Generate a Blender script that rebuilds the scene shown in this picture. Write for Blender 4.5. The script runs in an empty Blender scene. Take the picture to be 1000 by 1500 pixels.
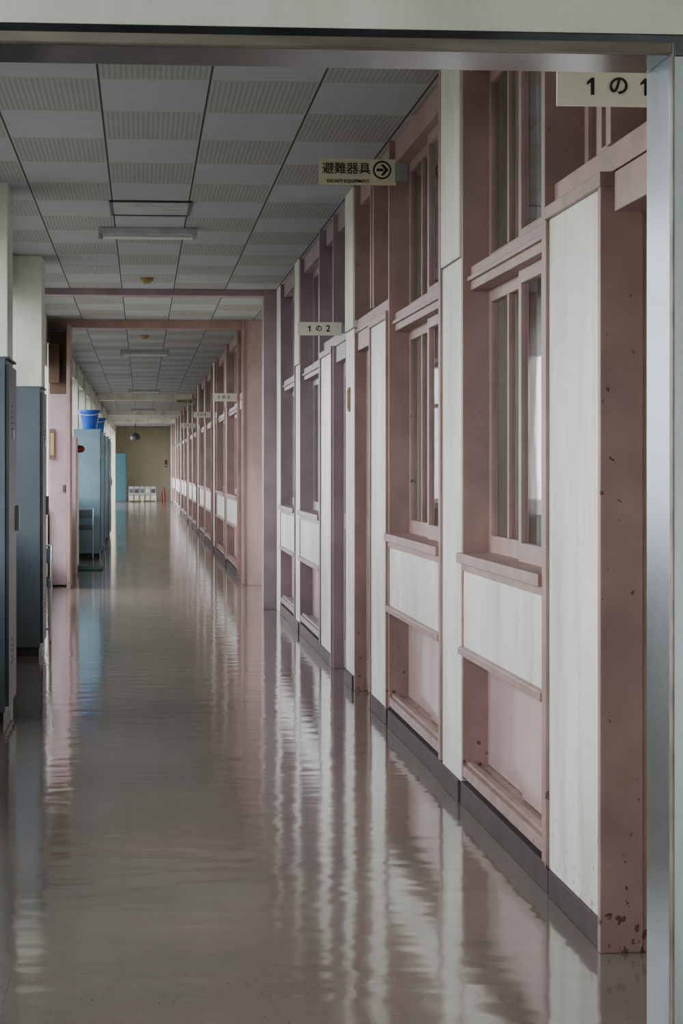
import bpy, bmesh, math, random
from mathutils import Vector, Matrix
random.seed(4)
scene = bpy.context.scene
COL = scene.collection

# ------------------------------------------------------------ materials
def srgb(r, g, b):
    def f(c):
        c /= 255.0
        return c/12.92 if c <= 0.04045 else ((c+0.055)/1.055)**2.4
    return (f(r), f(g), f(b), 1.0)

def math_node(nt, op, a, b=None, c=None):
    n = nt.nodes.new('ShaderNodeMath'); n.operation = op
    for i, v in enumerate((a, b, c)):
        if v is None: continue
        if isinstance(v, (int, float)): n.inputs[i].default_value = v
        else: nt.links.new(v, n.inputs[i])
    return n.outputs[0]

def paint(name, col, rough=0.5, var=0.08, scale=3.0, metallic=0.0, bump=0.0, spec=0.5, chips=None, stretch=(1, 1, 1), grime=0.0):
    m = bpy.data.materials.new(name); m.use_nodes = True
    nt = m.node_tree; N = nt.nodes; L = nt.links
    b = N['Principled BSDF']
    b.inputs['Roughness'].default_value = rough
    b.inputs['Metallic'].default_value = metallic
    b.inputs['Specular IOR Level'].default_value = spec
    tc = N.new('ShaderNodeTexCoord')
    mp = N.new('ShaderNodeMapping'); mp.inputs['Scale'].default_value = stretch
    L.new(tc.outputs['Object'], mp.inputs['Vector'])
    n = N.new('ShaderNodeTexNoise'); n.inputs['Scale'].default_value = scale; n.inputs['Detail'].default_value = 6
    L.new(mp.outputs[0], n.inputs['Vector'])
    r = N.new('ShaderNodeValToRGB')
    r.color_ramp.elements[0].position = 0.3; r.color_ramp.elements[1].position = 0.7
    r.color_ramp.elements[0].color = tuple(c*(1-var*2) for c in col[:3])+(1,)
    r.color_ramp.elements[1].color = tuple(min(1, c*(1+var)) for c in col[:3])+(1,)
    L.new(n.outputs['Fac'], r.inputs['Fac'])
    out = r.outputs['Color']
    if grime > 0:
        mg = N.new('ShaderNodeMapping'); mg.inputs['Scale'].default_value = (1, 1, .25)
        L.new(tc.outputs['Object'], mg.inputs['Vector'])
        ng = N.new('ShaderNodeTexNoise'); ng.inputs['Scale'].default_value = 5; ng.inputs['Detail'].default_value = 10; ng.inputs['Roughness'].default_value = .65
        L.new(mg.outputs[0], ng.inputs['Vector'])
        rg = N.new('ShaderNodeMapRange'); rg.inputs['From Min'].default_value = .46; rg.inputs['From Max'].default_value = .75
        rg.inputs['To Min'].default_value = 0; rg.inputs['To Max'].default_value = grime
        L.new(ng.outputs['Fac'], rg.inputs['Value'])
        mx = N.new('ShaderNodeMix'); mx.data_type = 'RGBA'; mx.inputs['B'].default_value = srgb(124, 112, 94)
        L.new(rg.outputs[0], mx.inputs['Factor']); L.new(out, mx.inputs['A']); out = mx.outputs['Result']
    if chips is not None:
        n2 = N.new('ShaderNodeTexNoise'); n2.inputs['Scale'].default_value = 30; n2.inputs['Detail'].default_value = 8
        L.new(tc.outputs['Object'], n2.inputs['Vector'])
        sx = N.new('ShaderNodeSeparateXYZ'); L.new(tc.outputs['Object'], sx.inputs[0])
        mr = N.new('ShaderNodeMapRange')
        mr.inputs['From Min'].default_value = 0.0; mr.inputs['From Max'].default_value = 0.45
        mr.inputs['To Min'].default_value = 0.10; mr.inputs['To Max'].default_value = -0.03
        L.new(sx.outputs['Z'], mr.inputs['Value'])
        g = math_node(nt, 'GREATER_THAN', math_node(nt, 'ADD', n2.outputs['Fac'], mr.outputs[0]), 0.685)
        mx = N.new('ShaderNodeMix'); mx.data_type = 'RGBA'
        L.new(g, mx.inputs['Factor']); L.new(out, mx.inputs['A']); mx.inputs['B'].default_value = chips
        out = mx.outputs['Result']
    L.new(out, b.inputs['Base Color'])
    if bump > 0:
        bp = N.new('ShaderNodeBump'); bp.inputs['Strength'].default_value = bump; bp.inputs['Distance'].default_value = 0.01
        L.new(n.outputs['Fac'], bp.inputs['Height']); L.new(bp.outputs['Normal'], b.inputs['Normal'])
    return m

def glass_mat(name, tint=(0.90, 0.92, 0.91, 1)):
    m = bpy.data.materials.new(name); m.use_nodes = True
    nt = m.node_tree; N = nt.nodes; L = nt.links
    N.remove(N['Principled BSDF'])
    t = N.new('ShaderNodeBsdfTransparent'); t.inputs['Color'].default_value = tint
    g = N.new('ShaderNodeBsdfGlossy'); g.inputs['Roughness'].default_value = 0.03
    tc = N.new('ShaderNodeTexCoord'); n = N.new('ShaderNodeTexNoise'); n.inputs['Scale'].default_value = 2.0
    bp = N.new('ShaderNodeBump'); bp.inputs['Strength'].default_value = 0.05; bp.inputs['Distance'].default_value = 0.01
    L.new(tc.outputs['Object'], n.inputs['Vector']); L.new(n.outputs['Fac'], bp.inputs['Height'])
    L.new(bp.outputs['Normal'], g.inputs['Normal'])
    lw = N.new('ShaderNodeLayerWeight'); lw.inputs['Blend'].default_value = 0.5
    fac = math_node(nt, 'ADD', math_node(nt, 'MULTIPLY', math_node(nt, 'POWER', lw.outputs['Facing'], 5.0), 0.87), 0.06)
    mx = N.new('ShaderNodeMixShader')
    L.new(fac, mx.inputs[0]); L.new(t.outputs[0], mx.inputs[1]); L.new(g.outputs[0], mx.inputs[2])
    L.new(mx.outputs[0], N['Material Output'].inputs['Surface'])
    return m

def ceiling_mat():
    m = bpy.data.materials.new('ceiling_tiles'); m.use_nodes = True
    nt = m.node_tree; N = nt.nodes; L = nt.links; b = N['Principled BSDF']
    b.inputs['Roughness'].default_value = 0.75
    tc = N.new('ShaderNodeTexCoord'); s = N.new('ShaderNodeSeparateXYZ'); L.new(tc.outputs['Object'], s.inputs[0])
    M = lambda *a: math_node(nt, *a)
    u = M('DIVIDE', M('ADD', s.outputs['X'], 0.68+49.0), 0.49)
    v = M('DIVIDE', M('ADD', s.outputs['Y'], 8.8*3+0.04), 0.88)
    par = M('MODULO', M('ADD', M('FLOOR', u), M('FLOOR', v)), 2.0)
    fu = M('FRACT', u); fv = M('FRACT', v)
    st = M('GREATER_THAN', M('SINE', M('MULTIPLY', s.outputs['X'], 2*math.pi/0.0245)), 0.1)
    st2 = M('GREATER_THAN', M('SINE', M('MULTIPLY', s.outputs['Y'], 2*math.pi/0.0245)), 0.0)
    dots = M('MULTIPLY', M('MULTIPLY', st, st2), par)
    inb = M('MULTIPLY', M('LESS_THAN', M('ABSOLUTE', M('SUBTRACT', fu, 0.5)), 0.485), M('LESS_THAN', M('ABSOLUTE', M('SUBTRACT', fv, 0.5)), 0.48))
    dots = M('MULTIPLY', dots, inb)
    seam = M('GREATER_THAN', M('ABSOLUTE', M('SUBTRACT', fu, 0.5)), 0.490)
    seam2 = M('GREATER_THAN', M('ABSOLUTE', M('SUBTRACT', fv, 0.5)), 0.496)
    n = N.new('ShaderNodeTexNoise'); n.inputs['Scale'].default_value = 1.3; n.inputs['Detail'].default_value = 5
    L.new(tc.outputs['Object'], n.inputs['Vector'])
    base = N.new('ShaderNodeMix'); base.data_type = 'RGBA'
    base.inputs['A'].default_value = srgb(158, 161, 166); base.inputs['B'].default_value = srgb(152, 151, 150)
    L.new(par, base.inputs['Factor'])
    mx = N.new('ShaderNodeMix'); mx.data_type = 'RGBA'; mx.inputs['B'].default_value = srgb(98, 94, 90)
    L.new(M('MULTIPLY', dots, 0.7), mx.inputs['Factor']); L.new(base.outputs['Result'], mx.inputs['A'])
    mx2 = N.new('ShaderNodeMix'); mx2.data_type = 'RGBA'; mx2.inputs['B'].default_value = srgb(12, 13, 14)
    L.new(seam, mx2.inputs['Factor']); L.new(mx.outputs['Result'], mx2.inputs['A'])
    mx3 = N.new('ShaderNodeMix'); mx3.data_type = 'RGBA'; mx3.inputs['B'].default_value = srgb(100, 100, 100)
    L.new(M('MULTIPLY', seam2, 0.6), mx3.inputs['Factor']); L.new(mx2.outputs['Result'], mx3.inputs['A'])
    hs = N.new('ShaderNodeHueSaturation'); L.new(mx3.outputs['Result'], hs.inputs['Color'])
    L.new(M('ADD', M('MULTIPLY', n.outputs['Fac'], 0.2), 0.9), hs.inputs['Value'])
    L.new(hs.outputs[0], b.inputs['Base Color'])
    return m

def floor_mat():
    m = bpy.data.materials.new('waxed_vinyl_floor'); m.use_nodes = True
    nt = m.node_tree; N = nt.nodes; L = nt.links; b = N['Principled BSDF']
    tc = N.new('ShaderNodeTexCoord')
    M = lambda *a: math_node(nt, *a)
    n = N.new('ShaderNodeTexNoise'); n.inputs['Scale'].default_value = 1.2; n.inputs['Detail'].default_value = 8
    L.new(tc.outputs['Object'], n.inputs['Vector'])
    r = N.new('ShaderNodeValToRGB')
    r.color_ramp.elements[0].position = 0.3; r.color_ramp.elements[0].color = srgb(106, 95, 88)
    r.color_ramp.elements[1].position = 0.7; r.color_ramp.elements[1].color = srgb(126, 114, 105)
    L.new(n.outputs['Fac'], r.inputs['Fac'])
    s = N.new('ShaderNodeSeparateXYZ'); L.new(tc.outputs['Object'], s.inputs[0])
    fx = M('FRACT', M('DIVIDE', M('ADD', s.outputs['X'], 50.75), 0.9))
    seam = M('LESS_THAN', fx, 0.003)
    mx = N.new('ShaderNodeMix'); mx.data_type = 'RGBA'; mx.inputs['B'].default_value = srgb(80, 74, 70)
    L.new(M('MULTIPLY', seam, 0.25), mx.inputs['Factor']); L.new(r.outputs[0], mx.inputs['A'])
    mps = N.new('ShaderNodeMapping'); mps.inputs['Scale'].default_value = (6, 1.5, 1)
    L.new(tc.outputs['Object'], mps.inputs['Vector'])
    ns = N.new('ShaderNodeTexNoise'); ns.inputs['Scale'].default_value = 9; ns.inputs['Detail'].default_value = 8
    L.new(mps.outputs[0], ns.inputs['Vector'])
    sc = N.new('ShaderNodeMapRange'); sc.inputs['From Min'].default_value = .62; sc.inputs['From Max'].default_value = .72; sc.inputs['To Max'].default_value = .4
    L.new(ns.outputs['Fac'], sc.inputs['Value'])
    mx5 = N.new('ShaderNodeMix'); mx5.data_type = 'RGBA'; mx5.inputs['B'].default_value = srgb(84, 76, 70)
    L.new(sc.outputs[0], mx5.inputs['Factor']); L.new(mx.outputs['Result'], mx5.inputs['A'])
    L.new(mx5.outputs['Result'], b.inputs['Base Color'])
    n2 = N.new('ShaderNodeTexNoise'); n2.inputs['Scale'].default_value = 2.5; n2.inputs['Detail'].default_value = 6
    L.new(tc.outputs['Object'], n2.inputs['Vector'])
    L.new(M('ADD', M('MULTIPLY', n2.outputs['Fac'], 0.11), 0.035), b.inputs['Roughness'])
    b.inputs['Specular IOR Level'].default_value = 0.6
    mp = N.new('ShaderNodeMapping'); mp.inputs['Scale'].default_value = (2.4, 3.4, 1)
    L.new(tc.outputs['Object'], mp.inputs['Vector'])
    w = N.new('ShaderNodeTexNoise'); w.inputs['Scale'].default_value = 1.8; w.inputs['Detail'].default_value = 1.0
    L.new(mp.outputs[0], w.inputs['Vector'])
    bp = N.new('ShaderNodeBump'); bp.inputs['Strength'].default_value = 0.18; bp.inputs['Distance'].default_value = 0.012
    L.new(w.outputs['Fac'], bp.inputs['Height']); L.new(bp.outputs['Normal'], b.inputs['Normal'])
    return m

CHIP = srgb(84, 64, 58)
M_PINK = paint('pink_painted_wood', srgb(154, 124, 119), 0.42, 0.12, 5, chips=CHIP, grime=.35)
M_PINKD = paint('pink_painted_wood_shade_tint', srgb(148, 129, 136), 0.42, 0.10, 5, grime=.2)  # mauve copy of the pink; tinted light of the second bays in the colour
M_PANEL = paint('cream_panel', srgb(224, 225, 212), 0.38, 0.10, 2.2, chips=srgb(170, 166, 150), stretch=(1, 1, .35), grime=.5)
M_COLM = paint('cream_plaster', srgb(214, 216, 204), 0.5, 0.09, 1.6, grime=.35)
M_PINKP = paint('pink_low_panel', srgb(184, 156, 154), 0.35, 0.12, 3, stretch=(1, 1, .4), grime=.35)
M_BASE = paint('dark_baseboard', srgb(74, 61, 60), 0.6, 0.15, 6, spec=.3)
M_GLASS = glass_mat('window_glass')
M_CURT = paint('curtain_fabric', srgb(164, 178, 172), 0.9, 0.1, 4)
M_BACKU = paint('upper_pane_grey_backing', srgb(134, 148, 146), 0.9, 0.15, 4)  # added grey sheets, standing in for the pale reflective look of upper panes
M_CEIL = ceiling_mat()
M_FLOOR = floor_mat()
M_STEEL = paint('stainless_steel', srgb(205, 214, 222), 0.22, 0.06, 8, metallic=1.0, stretch=(1, 1, .3))
M_STEELD = paint('stainless_steel_soffit_shade', srgb(118, 124, 132), 0.2, 0.14, 8, metallic=1.0)  # same steel darkened: the underside's dim reflections are put into the colour
M_RUST = paint('worn_steel_edge', srgb(120, 114, 102), 0.45, 0.25, 14, metallic=0.3, chips=srgb(90, 76, 60), stretch=(.3, 1, 1))
M_ALU = paint('aluminium', srgb(170, 174, 176), 0.35, 0.05, 8, metallic=0.8)
M_LOCK = paint('locker_blue_grey', srgb(84, 95, 104), 0.38, 0.08, 3)
M_LOCKF = paint('locker_front', srgb(56, 61, 66), 0.4, 0.1, 3)
M_LOCKL = paint('locker_light_blue', srgb(130, 160, 174), 0.38, 0.08, 3)
M_LOCKM = paint('locker_mid_blue', srgb(104, 122, 134), 0.38, 0.08, 3)
M_TURQ = paint('locker_turquoise', srgb(16, 72, 80), 0.38, 0.08, 3)
M_BUCK = paint('blue_plastic', srgb(28, 84, 180), 0.3, 0.05, 3)
M_SIGN = paint('sign_plastic', srgb(204, 198, 172), 0.35, 0.04, 5)
M_SIGNW = paint('sign_white', srgb(216, 212, 196), 0.35, 0.04, 5)
M_BLACK = paint('black_ink', srgb(14, 14, 14), 0.5, 0.02, 5)
M_DARK = paint('dark_metal', srgb(50, 50, 52), 0.4, 0.1, 5)
M_RED = paint('red_enamel', srgb(130, 30, 30), 0.3, 0.05, 5)
M_GREEN = paint('green_mat', srgb(34, 84, 62), 0.9, 0.15, 30)
M_BEIGE = paint('end_wall_beige', srgb(206, 197, 172), 0.6, 0.05, 1.5)
M_WHITE = paint('white_enamel', srgb(222, 222, 218), 0.35, 0.03, 5)
M_GREYW = paint('grey_paper', srgb(164, 164, 168), 0.6, 0.1, 9)
M_BROWN = paint('brown_wood', srgb(84, 60, 46), 0.45, 0.15, 6)
M_YELL = paint('yellow_card', srgb(150, 126, 66), 0.5, 0.08, 6)
M_GRND = paint('outdoor_ground', srgb(120, 118, 104), 0.9, 0.15, 0.6)
M_DET = paint('detector_ivory', srgb(150, 124, 72), 0.4, 0.05, 5)

# ------------------------------------------------------------ mesh builder
class MB:
    def __init__(s):
        s.v = []; s.f = []; s.m = []; s.mats = []
    def mi(s, mat):
        if mat not in s.mats: s.mats.append(mat)
        return s.mats.index(mat)
    def box(s, x0, x1, y0, y1, z0, z1, mat):
        k = len(s.v)
        s.v += [(x0,y0,z0),(x1,y0,z0),(x1,y1,z0),(x0,y1,z0),(x0,y0,z1),(x1,y0,z1),(x1,y1,z1),(x0,y1,z1)]
        for f in ((0,3,2,1),(4,5,6,7),(0,1,5,4),(1,2,6,5),(2,3,7,6),(3,0,4,7)):
            s.f.append(tuple(k+i for i in f)); s.m.append(s.mi(mat))
        return s
    def pane(s, x, y0, y1, z0, z1, mat=None):
        return s.poly([(x, y0, z0), (x, y1, z0), (x, y1, z1), (x, y0, z1)], mat or M_GLASS)
    def lathe(s, prof, c, axis, mat, n=24):
        k = len(s.v)
        for r, h in prof:
            for i in range(n):
                a = 2*math.pi*i/n; p, q = r*math.cos(a), r*math.sin(a)
                if axis == 'Z': s.v.append((c[0]+p, c[1]+q, c[2]+h))
                elif axis == 'X': s.v.append((c[0]+h, c[1]+p, c[2]+q))
                else: s.v.append((c[0]+p, c[1]+h, c[2]+q))
        for j in range(len(prof)-1):
            for i in range(n):
                a = k+j*n+i; b = k+j*n+(i+1) % n
                s.f.append((a, b, b+n, a+n)); s.m.append(s.mi(mat))
        s.f.append(tuple(k+i for i in range(n))[::-1]); s.m.append(s.mi(mat))
        s.f.append(tuple(k+(len(prof)-1)*n+i for i in range(n))); s.m.append(s.mi(mat))
        return s
    def tube(s, pts, r, mat, n=8):
        for a, b in zip(pts[:-1], pts[1:]):
            a = Vector(a); b = Vector(b); d = (b-a)
            q = d.to_track_quat('Z', 'Y').to_matrix()
            k = len(s.v)
            for P in (a, b):
                for i in range(n):
                    t = 2*math.pi*i/n
                    s.v.append(tuple(P + q @ Vector((r*math.cos(t), r*math.sin(t), 0))))
            for i in range(n):
                j = (i+1) % n
                s.f.append((k+i, k+j, k+n+j, k+n+i)); s.m.append(s.mi(mat))
            s.f.append(tuple(k+i for i in range(n))[::-1]); s.m.append(s.mi(mat))
            s.f.append(tuple(k+n+i for i in range(n))); s.m.append(s.mi(mat))
        return s
    def poly(s, pts, mat):
        k = len(s.v); s.v += pts; s.f.append(tuple(range(k, k+len(pts)))); s.m.append(s.mi(mat)); return s
    def build(s, name, bevel=0.0, parent=None, smooth=False):
        me = bpy.data.meshes.new(name); me.from_pydata(s.v, [], s.f)
        for m in s.mats: me.materials.append(m)
        me.polygons.foreach_set('material_index', s.m)
        me.update()
        bm = bmesh.new(); bm.from_mesh(me); bmesh.ops.recalc_face_normals(bm, faces=bm.faces); bm.to_mesh(me); bm.free()
        o = bpy.data.objects.new(name, me); COL.objects.link(o)
        if bevel > 0:
            b = o.modifiers.new('bevel', 'BEVEL'); b.width = bevel; b.segments = 2; b.limit_method = 'ANGLE'
        if smooth:
            for p in me.polygons: p.use_smooth = True
            e = o.modifiers.new('es', 'EDGE_SPLIT'); e.split_angle = math.radians(40)
        if parent: o.parent = parent
        return o

def text(body, x, y, z, size, mat, parent, name='lettering', align='CENTER', bold=.012):
    c = bpy.data.curves.new(name, 'FONT'); c.body = body; c.size = size
    c.align_x = align; c.align_y = 'CENTER'; c.extrude = 0.0008; c.offset = size*bold
    o = bpy.data.objects.new(name, c); COL.objects.link(o)
    o.location = (x, y, z); o.rotation_euler = (math.pi/2, 0, 0)
    c.materials.append(mat); o.parent = parent
    return o

H = 3.06
XR = 1.28
XR2 = 1.16
XL = -1.07
YEND = 92.0
Y2 = 25.2

# ------------------------------------------------------------ shell
MB().box(-1.6, 8.2, -3.2, YEND+.3, -0.2, 0.0, M_FLOOR).build('floor')
MB().box(-1.6, 8.2, -3.2, YEND+.3, H, H+.2, M_CEIL).build('ceiling')
MB().box(-60, -1.6, -40, 130, -0.6, -0.5, M_GRND).build('ground_outside')

lw = MB()
pill = [-0.3, 4.2, 8.7, 13.2, 17.7]
y = 26.7
while y < 72: pill.append(y); y += 4.5
lw.box(-1.35, XL-.0, -3.2, 21.6, 0, 0.88, M_COLM)
lw.box(-1.35, XL-.0, 25.0, 71.0, 0, 0.88, M_COLM)
lw.box(-1.35, XL-.0, -3.2, 21.6, 2.78, H, M_COLM)
lw.box(-1.35, XL-.0, 25.0, YEND, 2.78, H, M_COLM)
lw.box(-1.35, XL-.0, 21.6, 25.0, 2.5, H, M_COLM)
lw.box(-1.35, XL-.0, 21.6, 25.0, 0, .3, M_COLM)
lw.box(-1.35, XL, 88.5, YEND, 0, 2.78, M_BEIGE)
lw.box(-1.35, XL, -3.2, -.3, .88, 2.78, M_COLM)
for p in pill: lw.box(-1.45, -0.80 if p < 20 else -1.035, p, p+.52, 0, H, M_COLM)
lw.build('wall_left', 0.006)

wn = 0
def left_window(y0, y1):
    global wn; wn += 1
    b = MB()
    X = -1.27
    b.box(X-.04, X+.04, y0, y1, .88, .93, M_ALU); b.box(X-.04, X+.04, y0, y1, 2.73, 2.78, M_ALU)
    b.box(X-.04, X+.04, y0, y1, 2.18, 2.23, M_ALU)
    n = 4; w = (y1-y0)/n
    for i in range(n+1):
        yy = y0+i*w
        b.box(X-.03, X+.03, max(y0, yy-.03), min(y1, yy+.03), .93, 2.73, M_ALU)
    b.pane(X, y0+.03, y1-.03, .93, 2.73)
    b.box(-1.22, XL+.01, y0, y1, .881, .905, M_PINK)
    b.build('window_%d' % wn)
for i, p in enumerate(pill):
    if p < 17 or 26 < p < 66:
        left_window(p+.52, p+4.5)
left_window(18.22, 21.5)

b = MB(); b.box(-1.4, 1.5, YEND, YEND+.25, 0, H, M_BEIGE)
b.build('wall_end')
MB().box(-1.6, 2.0, -3.2, -3.0, 0, H, M_COLM).build('wall_back')

# ------------------------------------------------------------ right wall
rw = MB(); bb = MB()
dn = 0
def sash_row(b, y0, y1, z0, z1, X, n, pm, bot=.07):
    w = (y1-y0)/n
    for i in range(n):
        a = y0+i*w-(0.02 if i else 0); c = y0+(i+1)*w+(0.02 if i < n-1 else 0)
        xo = X+.075 if i % 2 == 0 else X+.108
        xi = xo+.028
        b.box(xo, xi, a, a+.05, z0, z1, pm); b.box(xo, xi, c-.05, c, z0, z1, pm)
        b.box(xo, xi, a+.05, c-.05, z0, z0+bot, pm); b.box(xo, xi, a+.05, c-.05, z1-.05, z1, pm)
        m = (a+c)/2
        b.box(xo, xi, m-.014, m+.014, z0+bot, z1-.05, pm)
        b.pane(xo+.014, a+.05, c-.05, z0+bot, z1-.05)

def curtain(b, X, y0, y1, z0, z1, gather=.75, mat=None):
    n = max(8, int((y1-y0)/.018)); k = len(b.v); mi = b.mi(mat or M_CURT)
    for i in range(n+1):
        t = i/n; yy = y0+(y1-y0)*t
        d = .03*math.sin(yy*48)+.012*math.sin(yy*17)
        b.v.append((X+d*.6, yy, z1)); b.v.append((X+d+.02, y0+(yy-y0)*gather, z0))
    for i in range(n):
        a = k+2*i; b.f.append((a, a+2, a+3, a+1)); b.m.append(mi)

def window_bay(y0, y1, X, n, pm, curt=True):
    global wn; wn += 1
    b = MB()
    b.box(X-.012, X+.15, y0, y0+.05, .10, H, pm)
    b.box(X+.002, X+.15, y1-.03, y1, .10, H, pm)
    a, c = y0+.05, y1-.03
    b.box(X-.025, X+.15, a, c, .972, 1.012, pm)
    b.box(X+.004, X+.04, a, c, .635, .972, M_PANEL)
    b.box(X-.004, X+.012, a, c, .94, .972, pm)
    b.box(X-.004, X+.012, a, a+.02, .635, .94, pm); b.box(X-.004, X+.012, c-.02, c, .635, .94, pm)
    b.box(X-.018, X+.12, a, c, .605, .635, pm)
    w = (c-a)/n
    for i in range(n):
        xo = X+.085 if i % 2 == 0 else X+.105
        b.box(xo, xo+.02, a+i*w, a+(i+1)*w, .16, .605, M_PINKP)
    b.box(X+.004, X+.15, a, c, .11, .155, pm)
    b.box(X+.02, X+.05, a, c, .155, .172, pm)
    b.box(X+.035, X+.15, a, c, 2.065, 2.16, pm)
    b.box(X+.035, X+.15, a, c, 2.94, H, pm)
    b.box(X+.02, X+.05, a, c, 2.10, 2.118, pm)
    sash_row(b, a, c, 1.012, 2.065, X, n, pm)
    sash_row(b, a, c, 2.16, 2.94, X, n, pm, .05)
    if curt:
        curtain(b, X+.24, a+.05, a+(c-a)*.42, 1.0, 2.1)
        curtain(b, X+.24, a+(c-a)*.62, a+(c-a)*.98, 1.0, 2.1)
        curtain(b, X+.26, a+.02, a+(c-a)*.45, 2.1, 2.97, .96, M_BACKU)
        curtain(b, X+.26, a+(c-a)*.55, c, 2.1, 2.97, .96, M_BACKU)
    b.build('window_%d' % wn, .003)
    bb.box(X-.002, X+.15, y0, y1, 0, .09, M_BASE)

def column(y0, y1, X, mat=None):
    mat = mat or M_COLM
    rw.box(X, X+.4, y0, y1, .0, 2.20, mat)
    rw.box(X-.008, X+.4, y0, y1, 2.205, H, mat)
    rw.box(X+.004, X+.39, y0+.005, y1-.005, 2.19, 2.21, M_BASE)
    bb.box(X-.012, X, y0+.01, y1-.01, 0, .09, M_BASE)

def door_set(y0, y1, X, pm, near_door, cover=.86, coverm=None, is_open=False):
    global dn, wn; dn += 1; wn += 1
    coverm = coverm or M_PANEL
    if near_door: d0, d1, c0, c1 = y0, y1-cover, y1-cover, y1
    else: c0, c1, d0, d1 = y0, y0+cover, y0+cover, y1
    b = MB()
    if cover > 0:
        e = .035
        b.box(X, X+.03, c0+e, c1-e*.6, .085, 2.135, coverm)
        b.box(X-.012, X+.11, (c0 if near_door else c1-e), (c0+e if near_door else c1), .0, 2.135, pm)
        b.box(X-.012, X+.04, (c1-e*.6 if near_door else c0), (c1 if near_door else c0+e), .085, 2.135, pm)
        b.box(X-.014, X+.112, c0-.002, c1, 2.135, 2.176, pm)
        if is_open: b.box(X+.108, X+.14, c0+.006, c0+e, 0, 2.135, pm)
        bb.box(X-.006, X+.10, c0+e, c1-e, 0, .085, M_BASE)
    l0, l1 = d0+.04, d1-.04
    xl = X+.05 if is_open else X+.07
    if is_open: l0, l1 = c0+.04, c1-.03
    zb = .09 if is_open else .015
    b.box(xl, xl+.03, l0, l0+.09, zb, 2.06, pm); b.box(xl, xl+.03, l1-.09, l1, zb, 2.06, pm)
    b.box(xl, xl+.03, l0+.09, l1-.09, zb, .2, pm); b.box(xl, xl+.03, l0+.09, l1-.09, 1.96, 2.06, pm)
    b.box(xl, xl+.03, l0+.09, l1-.09, .95, 1.05, pm)
    b.box(xl+.01, xl+.02, l0+.09, l1-.09, .2, .95, M_PINKP)
    b.pane(xl+.015, l0+.09, l1-.09, 1.05, 1.96)
    b.box(xl-.006, xl, l0+.03, l0+.07, .92, 1.06, M_DARK)
    b.box(X+.0, X+.15, d0, d0+.04, 0, 2.17, pm)
    if not is_open: b.box(X+.0, X+.15, d1-.04, d1, 0, 2.17, pm)
    b.box(X+.02, X+.15, d0+.04, d1-.04, 2.06, 2.17, pm)
    b.build('door_%d' % dn, .003)
    b = MB()
    b.box(X+.02, X+.15, y0, y1, 2.175, 2.25, pm)
    b.box(X+.035, X+.15, y0+.04, y1-.04, 2.94, H, pm)
    b.box(X+.0, X+.15, d0, d0+.04, 2.25, H, pm)
    if not is_open: b.box(X+.0, X+.15, d1-.04, d1, 2.25, H, pm)
    if cover > 0:
        b.box(X+.01, X+.15, c0-.03 if near_door else c1-.05, c0+.03 if near_door else c1+.04, 2.25, H, pm)
        sash_row(b, c0+.05, c1-.04, 2.25, 2.94, X, 2, pm, .05)
        curtain(b, X+.26, c0+.02, c1, 2.1, 2.97, .99, M_BACKU)
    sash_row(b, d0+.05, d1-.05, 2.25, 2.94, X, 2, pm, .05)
    curtain(b, X+.27, d0+.05, d1, 2.1, 2.97, .99, M_BACKU)
    b.build('window_%d' % wn, .003)

rw.box(XR, XR+.4, -3.0, 2.6, 0, H, M_COLM)
door_set(4.85, 6.83, XR, M_PINK, True, cover=.845, is_open=True)
rw.box(XR, XR+.4, 2.6, 4.85, 0, H, M_COLM)
window_bay(6.83, 8.73, XR, 2, M_PINK)
column(8.73, 9.27, XR)
window_bay(9.27, 11.36, XR, 2, M_PINK)
door_set(11.36, 13.20, XR, M_PINK, False, cover=.86)
column(13.20, 13.70, XR)
door_set(13.70, 15.65, XR, M_PINKD, True, cover=.96)
window_bay(15.65, 17.80, XR, 2, M_PINKD)
column(17.80, 18.25, XR)
window_bay(18.25, 20.30, XR, 2, M_PINKD)
rw.box(XR, XR+.05, 20.30, 20.85, .0, H, M_COLM)
rw.box(1.48, 1.78, 20.3, Y2, 0, H, M_COLM)
yy = Y2+.35
k = 0
while yy < 78:
    door_set(yy, yy+1.0, XR2, M_PINK, True, cover=0)
    window_bay(yy+1.0, yy+4.6, XR2, 4, M_PINK)
    column(yy+4.6, yy+5.05, XR2, M_PINK)
    window_bay(yy+5.05, yy+8.65, XR2, 4, M_PINK)
    door_set(yy+8.65, yy+9.65, XR2, M_PINK, True, cover=0)
    column(yy+9.65, yy+10.15, XR2)
    yy += 10.15; k += 1
rw.box(XR2, XR2+.4, yy, YEND, 0, H, M_PANEL)
rw.build('wall_right', .004)
bb.build('baseboard_right', .003)

cr = MB()
for yb in (4.8, 13.45, 21.2, 46.0, YEND):
    cr.box(1.7, 8.0, yb-.06, yb+.06, 0, H, M_BEIGE)
cr.box(1.7, 8.0, -3.06, -2.94, 0, H, M_BEIGE)
cr.box(1.78, 8.0, 25.3, 25.45, 0, H, M_BEIGE)
cr.box(8.0, 8.2, -3.0, YEND, 0, .8, M_BEIGE)
cr.box(8.0, 8.2, -3.0, YEND, 2.8, H, M_BEIGE)
y = -3.0
while y < YEND:
    cr.box(8.0, 8.2, y, y+2.0, .8, 2.8, M_BEIGE); y += 4.5
cr.build('wall_classroom')

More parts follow.
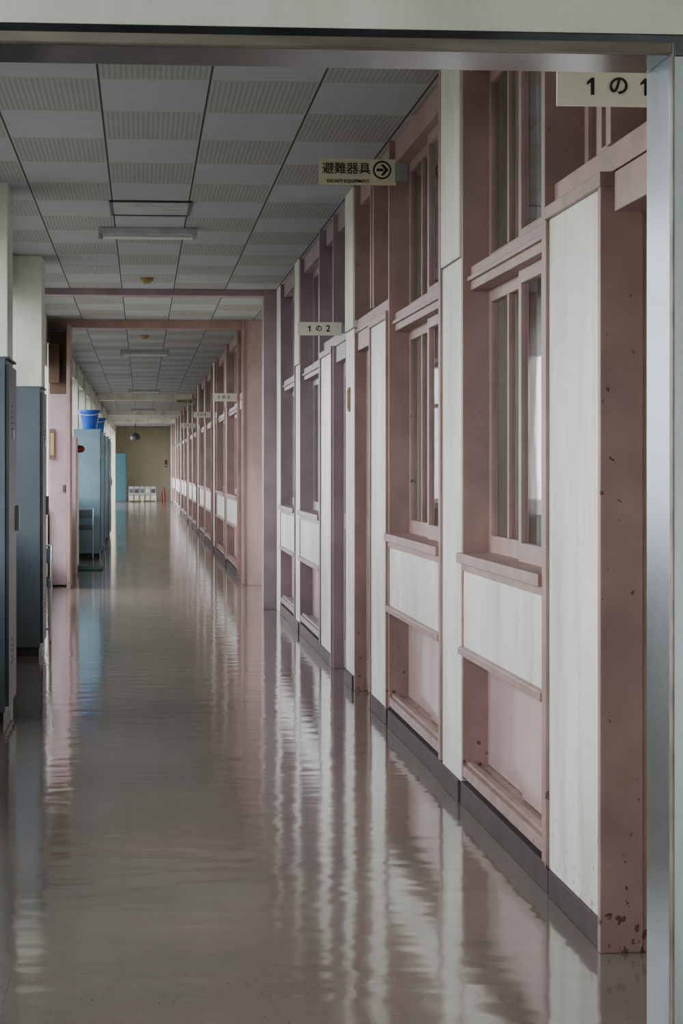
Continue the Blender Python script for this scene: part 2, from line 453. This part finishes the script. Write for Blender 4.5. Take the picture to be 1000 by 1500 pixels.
# ------------------------------------------------------------ joint frames
f = MB()
f.box(1.155, 1.48, 20.85, 21.1, 0, H, M_PINKD)
f.box(-1.07, 1.155, 20.9, 21.1, 3.0, H, M_PINKD)
f.box(-1.07, -1.0, 20.9, 21.1, 0, 3.0, M_PINKD)
f.build('trim_1', .004)
f = MB()
f.box(1.165, 1.48, Y2, Y2+.35, 0, H, M_PINKP)
f.box(1.15, 1.18, Y2-.03, Y2, 0, H, M_PINK)
f.box(-1.07, 1.165, Y2, Y2+.15, 2.96, H, M_PINK)
f.box(-.84, -.80, Y2-.6, Y2+.1, 0, 2.96, M_PINK)
f.box(-1.07, -.84, Y2, Y2+.1, 0, 2.96, M_PINKD)
f.build('trim_2', .004)
for i, yb in enumerate((50.6, 65.0, 76.0)):
    MB().box(-1.03, 1.16, yb, yb+.35, 2.92, H, M_PANEL).build('trim_%d' % (3+i))

f = MB()
f.box(-1.05, -.86, Y2-.09, Y2-.03, .02, 2.2, M_PINKD)
f.box(-1.05, -.86, Y2-.10, Y2-.03, 2.2, 2.9, M_BROWN)
f.box(-.90, -.87, Y2-.13, Y2-.09, 1.08, 1.16, M_DARK)
f.build('fire_door', .003)

# ------------------------------------------------------------ near doorway
YP0, YP1 = 3.45, 3.59
XJ = .844
ZB = 2.014
p = MB()
p.box(XJ+.03, XR, YP0+.0, YP1-.0, 0, H, M_COLM)
p.box(-1.07, -.92, YP0, YP1, 0, H, M_COLM)
p.box(-.92, XJ+.03, YP0, YP1, ZB+.034, H, M_COLM)
p.build('wall_partition')
p = MB()
p.box(-.92, XJ, YP0-.02, YP0+.0, ZB, ZB+.017, M_RUST)
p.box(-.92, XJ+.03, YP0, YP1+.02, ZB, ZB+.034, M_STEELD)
p.box(XJ, XJ+.03, YP0, YP1+.02, 0, ZB, M_STEEL)
p.box(XJ, XJ+.004, YP0-.02, YP0, 0, ZB+.017, M_RUST)
p.box(-.92, -.89, YP0, YP1+.02, 0, ZB, M_STEEL)
p.build('door_frame', .002)

# ------------------------------------------------------------ signs
def one(b, cx, cz, h, y):
    w = h*.22
    b.poly([(cx-w*.5, y, cz-h/2), (cx+w*.5, y, cz-h/2), (cx+w*.5, y, cz+h/2), (cx-w*.35, y, cz+h/2), (cx-w*1.5, y, cz+h*.24), (cx-w*1.5, y, cz+h*.07), (cx-w*.5, y, cz+h*.22)], M_BLACK)
def room_sign(y, xr, z0, w, h, label):
    b = MB()
    b.box(xr-w, xr, y, y+.012, z0, z0+h, M_SIGNW)
    b.box(xr-.005, xr+.05, y-.006, y+.018, z0+h*.15, z0+h*.85, M_ALU)
    xl = xr-w
    for ch, dx in ((label[0], .078), (label[2], .197)):
        if ch == '1': one(b, xl+dx, z0+h*.5, .038, y-.0015)
    o = b.build('classroom_sign')
    for ch, dx in ((label[0], .076), (label[2], .196)):
        if ch != '1': text(ch, xl+dx, y-.002, z0+h*.5, .058, M_BLACK, o, bold=.018)
    text(label[1], xl+.136, y-.002, z0+h*.5, .046, M_BLACK, o, bold=.02)
room_sign(4.72, 1.255, 2.145, .35, .085, '1の1')
room_sign(14.0, XR-.0, 2.205, .285, .085, '1の2')
room_sign(26.8, XR2, 2.17, .30, .10, '1の3')
room_sign(36.8, XR2, 2.20, .30, .10, '1の4')
room_sign(48.0, XR2, 2.24, .30, .10, '2の1')

def escape_sign(y, xr, z0):
    w, h = .39, .13
    b = MB(); b.box(xr-w, xr, y, y+.012, z0, z0+h, M_SIGN)
    b.box(xr-.005, xr+.06, y-.006, y+.018, z0+.02, z0+h-.02, M_ALU)
    cx, cz = xr-.07, z0+h*.58
    for r, m, d in ((.047, M_BLACK, .002), (.038, M_SIGN, .003)):
        b.poly([(cx+r*math.cos(t*math.pi/16), y-d, cz+r*math.sin(t*math.pi/16)) for t in range(32)], m)
    yy = y-.0045
    b.poly([(cx-.028, yy, cz-.007), (cx+.006, yy, cz-.007), (cx+.006, yy, cz+.007), (cx-.028, yy, cz+.007)], M_BLACK)
    b.poly([(cx-.008, yy, cz-.028), (cx+.008, yy, cz-.028), (cx+.033, yy, cz), (cx+.008, yy, cz+.028), (cx-.008, yy, cz+.028), (cx+.014, yy, cz)], M_BLACK)
    o = b.build('escape_equipment_sign')
    text('避難器具', xr-w*.645, y-.002, z0+h*.60, .062, M_BLACK, o, bold=.006)
    text('ESCAPE EQUIPMENT', xr-w*.62, y-.002, z0+h*.13, .024, M_BLACK, o, 'small_lettering')
escape_sign(11.0, XR, 2.785)
escape_sign(50.0, XR2, 2.80)

MB().box(XR-.012, XR, 13.42, 13.50, 1.70, 1.85, M_YELL).box(XR-.016, XR-.012, 13.43, 13.49, 1.715, 1.835, M_BROWN).build('wall_thermometer_plate', .002)

# ------------------------------------------------------------ ceiling fixtures
def lamp(y, xc=.04, w=.70):
    b = MB()
    T = H-.001
    b.box(xc-w/2, xc+w/2, y-.035, y+.035, H-.045, T, M_GREYW)
    b.box(xc-w/2, xc-w/2+.03, y-.02, y+.02, H-.085, H-.045, M_GREYW)
    b.box(xc+w/2-.03, xc+w/2, y-.02, y+.02, H-.085, H-.045, M_GREYW)
    b.tube([(xc-w/2+.03, y, H-.068), (xc+w/2-.03, y, H-.068)], .014, M_WHITE, 12)
    b.build('fluorescent_lamp', .003)
for y in (15.6, 31.8, 47.5, 63.0): lamp(y)
def detector(y, x=.05):
    MB().lathe([(.062, -.001), (.062, -.018), (.05, -.035), (.03, -.05), (.004, -.052)], (x, y, H), 'Z', M_DET).build('smoke_detector', smooth=True)
detector(19.7, .04); detector(28.2, .03)
b = MB()
for (x0, x1, y0, y1) in ((-.21, .32, 14.0, 14.03), (-.21, .32, 14.75, 14.78), (-.21, -.19, 14.03, 14.75), (.30, .32, 14.03, 14.75)):
    b.box(x0, x1, y0, y1, H-.012, H-.001, M_DARK)
b.box(-.19, .30, 14.03, 14.75, H-.006, H-.001, M_GREYW)
b.build('ceiling_access_hatch', .002)
b = MB()
b.tube([(-.25, 84, H-.001), (-.25, 84, H-.35)], .02, M_DARK)
b.lathe([(.05, 0), (.16, -.08), (.19, -.2), (.16, -.28), (.02, -.3)], (-.25, 84, H-.35), 'Z', M_DARK)
b.build('hanging_bell', smooth=True)

# ------------------------------------------------------------ lockers
def locker(y0, y1, xf, xb, h, mat, matf):
    b = MB()
    b.box(xb, xf-.02, y0, y1, .06, h, mat)
    b.box(xb+.02, xf-.03, y0+.02, y1-.02, 0, .06, M_DARK)
    b.box(xf-.02, xf, y0+.012, y1-.012, .09, h-.03, matf)
    m = y1-.09
    b.box(xf, xf+.022, m-.015, m+.015, h*.52, h*.52+.14, M_ALU)
    for i in range(5):
        b.box(xf-.001, xf+.004, (y0+y1)/2-.12, (y0+y1)/2+.12, h-.25-i*.03, h-.24-i*.03, M_DARK)
        b.box(xf-.001, xf+.004, (y0+y1)/2-.12, (y0+y1)/2+.12, .3+i*.03, .31+i*.03, M_DARK)
    b.box(xf-.001, xf+.006, (y0+y1)/2-.05, (y0+y1)/2+.05, h-.42, h-.37, M_WHITE)
    b.box(xb, xf, y0, y1, h, h+.012, mat)
    b.build('steel_locker', .004)
XB = XL+.04
locker(11.65, 12.35, -.70, XB, 1.93, M_LOCK, M_LOCKF)
locker(15.85, 16.45, -.71, XB, 1.93, M_LOCK, M_LOCKF)
locker(33.2, 33.95, -.61, XB, 1.93, M_LOCKL, M_LOCKM)
locker(36.5, 37.2, -.61, XB, 1.93, M_LOCKL, M_LOCKM)
locker(41.0, 41.7, -.61, XB, 1.93, M_LOCKL, M_LOCKM)
locker(43.8, 44.5, -.62, XB, 1.93, M_LOCKL, M_LOCKL)
locker(86.6, 87.4, -.62, XB, 1.93, M_TURQ, M_TURQ)

def bucket(x, y, z, s=1.0):
    b = MB()
    b.lathe([(.10*s, 0), (.135*s, .235*s), (.15*s, .235*s), (.15*s, .265*s), (.135*s, .265*s), (.128*s, .22*s), (.095*s, .01)], (x, y, z), 'Z', M_BUCK, 28)
    pts = [(x+.15*s*math.cos(t), y, z+.25*s-.04*s*math.sin(t)-.0) for t in [math.pi*i/12 for i in range(13)]]
    b.tube([(p[0], y-.145*s*math.sin(math.pi*i/12), p[2]-.02) for i, p in enumerate(pts)], .005, M_WHITE, 6)
    b.build('blue_bucket', smooth=True)
bucket(-.80, 33.55, 1.942, 1.12); bucket(-.74, 36.8, 1.942, .95)

def folding_chair(y, x0):
    b = MB()
    for dx in (0, .30):
        b.tube([(x0+dx*.9, y-.12, .012), (x0+dx*.9, y+.18, .74)], .010, M_ALU)
        b.tube([(x0+dx*.8+.02, y+.16, .012), (x0+dx*.8+.02, y+.02, .48)], .010, M_ALU)
    b.tube([(x0, y+.18, .74), (x0+.27, y+.18, .74)], .010, M_ALU)
    b.tube([(x0, y-.08, .10), (x0+.27, y-.08, .10)], .009, M_ALU)
    b.box(x0+.02, x0+.25, y+.09, y+.105, .42, .5, M_LOCK)
    b.box(x0+.01, x0+.26, y+.16, y+.18, .60, .72, M_LOCK)
    b.build('folding_chair')
folding_chair(32.9, -1.0); folding_chair(17.2, -.98)

b = MB()
b.box(XB, -.84, 28.1, 28.9, 0.0, 1.75, M_PINKP)
b.box(-.84, -.825, 28.15, 28.85, .1, 1.2, M_WHITE)
b.box(-.84, -.825, 28.15, 28.85, 1.25, 1.7, M_WHITE)
b.lathe([(.05, 0), (.05, .02), (.045, .06), (.02, .085), (.003, .09)], (-.825, 28.45, 1.6), 'X', M_RED)
b.build('fire_hydrant_cabinet', smooth=True)
MB().box(-.98, -.52, 29.0, 30.0, 0, .012, M_GREEN).build('door_mat', .004)
b = MB(); b.box(-1.05, -.93, Y2-.35, Y2-.1, 2.32, 2.75, M_BROWN); b.box(-.93, -.925, Y2-.33, Y2-.12, 2.36, 2.71, M_DARK)
b.lathe([(.07, 0), (.06, .01), (.01, .004)], (-.925, Y2-.225, 2.55), 'X', M_DARK); b.build('wall_speaker', .004)
b = MB(); b.box(-1.05, -.99, Y2-.14, Y2-.11, 1.45, 1.80, M_BROWN); b.box(-1.04, -1.0, Y2-.145, Y2-.14, 1.5, 1.75, M_YELL); b.build('notice_plate')

b = MB()
b.box(-.55, .58, 88.2, 88.7, .28, .33, M_GREYW)
for x in (-.54, -.0, .53): b.box(x, x+.04, 88.2, 88.7, 0, .28, M_ALU)
for i in range(5):
    x = -.53+i*.22
    b.box(x, x+.19, 88.25, 88.28, .33, .62, M_GREYW); b.box(x+.02, x+.17, 88.245, 88.25, .36, .52, (M_LOCK, M_BROWN, M_LOCK, M_BEIGE, M_DARK)[i])
    b.box(x+.01, x+.18, 88.195, 88.2, .06, .26, M_SIGN)
b.build('display_rack')
b = MB()
b.lathe([(.075, 0), (.075, .38), (.05, .45), (.025, .48), (.025, .53), (.003, .54)], (.88, 88.4, 0), 'Z', M_RED)
b.tube([(.88, 88.4, .52), (.80, 88.38, .46), (.78, 88.36, .2)], .012, M_DARK)
b.box(.84, .96, 88.38, 88.42, .53, .56, M_DARK)
b.build('fire_extinguisher', smooth=True)
MB().box(.95, 1.05, YEND-.02, YEND, 1.4, 1.7, M_RED).box(.97, 1.03, YEND-.025, YEND-.02, 1.45, 1.5, M_WHITE).build('fire_alarm_sign')

# ------------------------------------------------------------ light
w = bpy.data.worlds.new('overcast_sky'); scene.world = w; w.use_nodes = True
nt = w.node_tree; bg = nt.nodes['Background']
tc = nt.nodes.new('ShaderNodeTexCoord'); s = nt.nodes.new('ShaderNodeSeparateXYZ'); nt.links.new(tc.outputs['Generated'], s.inputs[0])
r = nt.nodes.new('ShaderNodeValToRGB')
r.color_ramp.elements[0].position = 0.0; r.color_ramp.elements[0].color = (.95, .96, 1.0, 1)
r.color_ramp.elements[1].position = 0.8; r.color_ramp.elements[1].color = (.87, .93, 1.0, 1)
nt.links.new(s.outputs['Z'], r.inputs[0]); nt.links.new(r.outputs[0], bg.inputs['Color'])
bg.inputs['Strength'].default_value = 8.2
def portal(x, y0, y1, z0, z1, rz):
    l = bpy.data.lights.new('window_portal', 'AREA'); l.shape = 'RECTANGLE'; l.size = y1-y0; l.size_y = z1-z0
    l.cycles.is_portal = True
    o = bpy.data.objects.new('window_portal', l); COL.objects.link(o)
    o.location = (x, (y0+y1)/2, (z0+z1)/2); o.rotation_euler = (math.pi/2, 0, rz)
for a, c in ((-.3, 8.7), (8.7, 21.6), (21.6, 45), (45, 88.5)):
    portal(-1.42, a, c, .4, 2.78, -math.pi/2)
portal(8.3, -3, 25, .8, 2.8, math.pi/2)

# ------------------------------------------------------------ camera
cd = bpy.data.cameras.new('camera'); cam = bpy.data.objects.new('camera', cd); COL.objects.link(cam)
cd.sensor_width = 36; cd.sensor_fit = 'AUTO'; cd.lens = 3200/1500*36
cd.shift_y = -64/1500
cd.clip_start = 0.05; cd.clip_end = 300
cam.location = (0, 0, 1.35); cam.rotation_euler = (math.pi/2, 0, -math.atan(292/3200))
scene.camera = cam
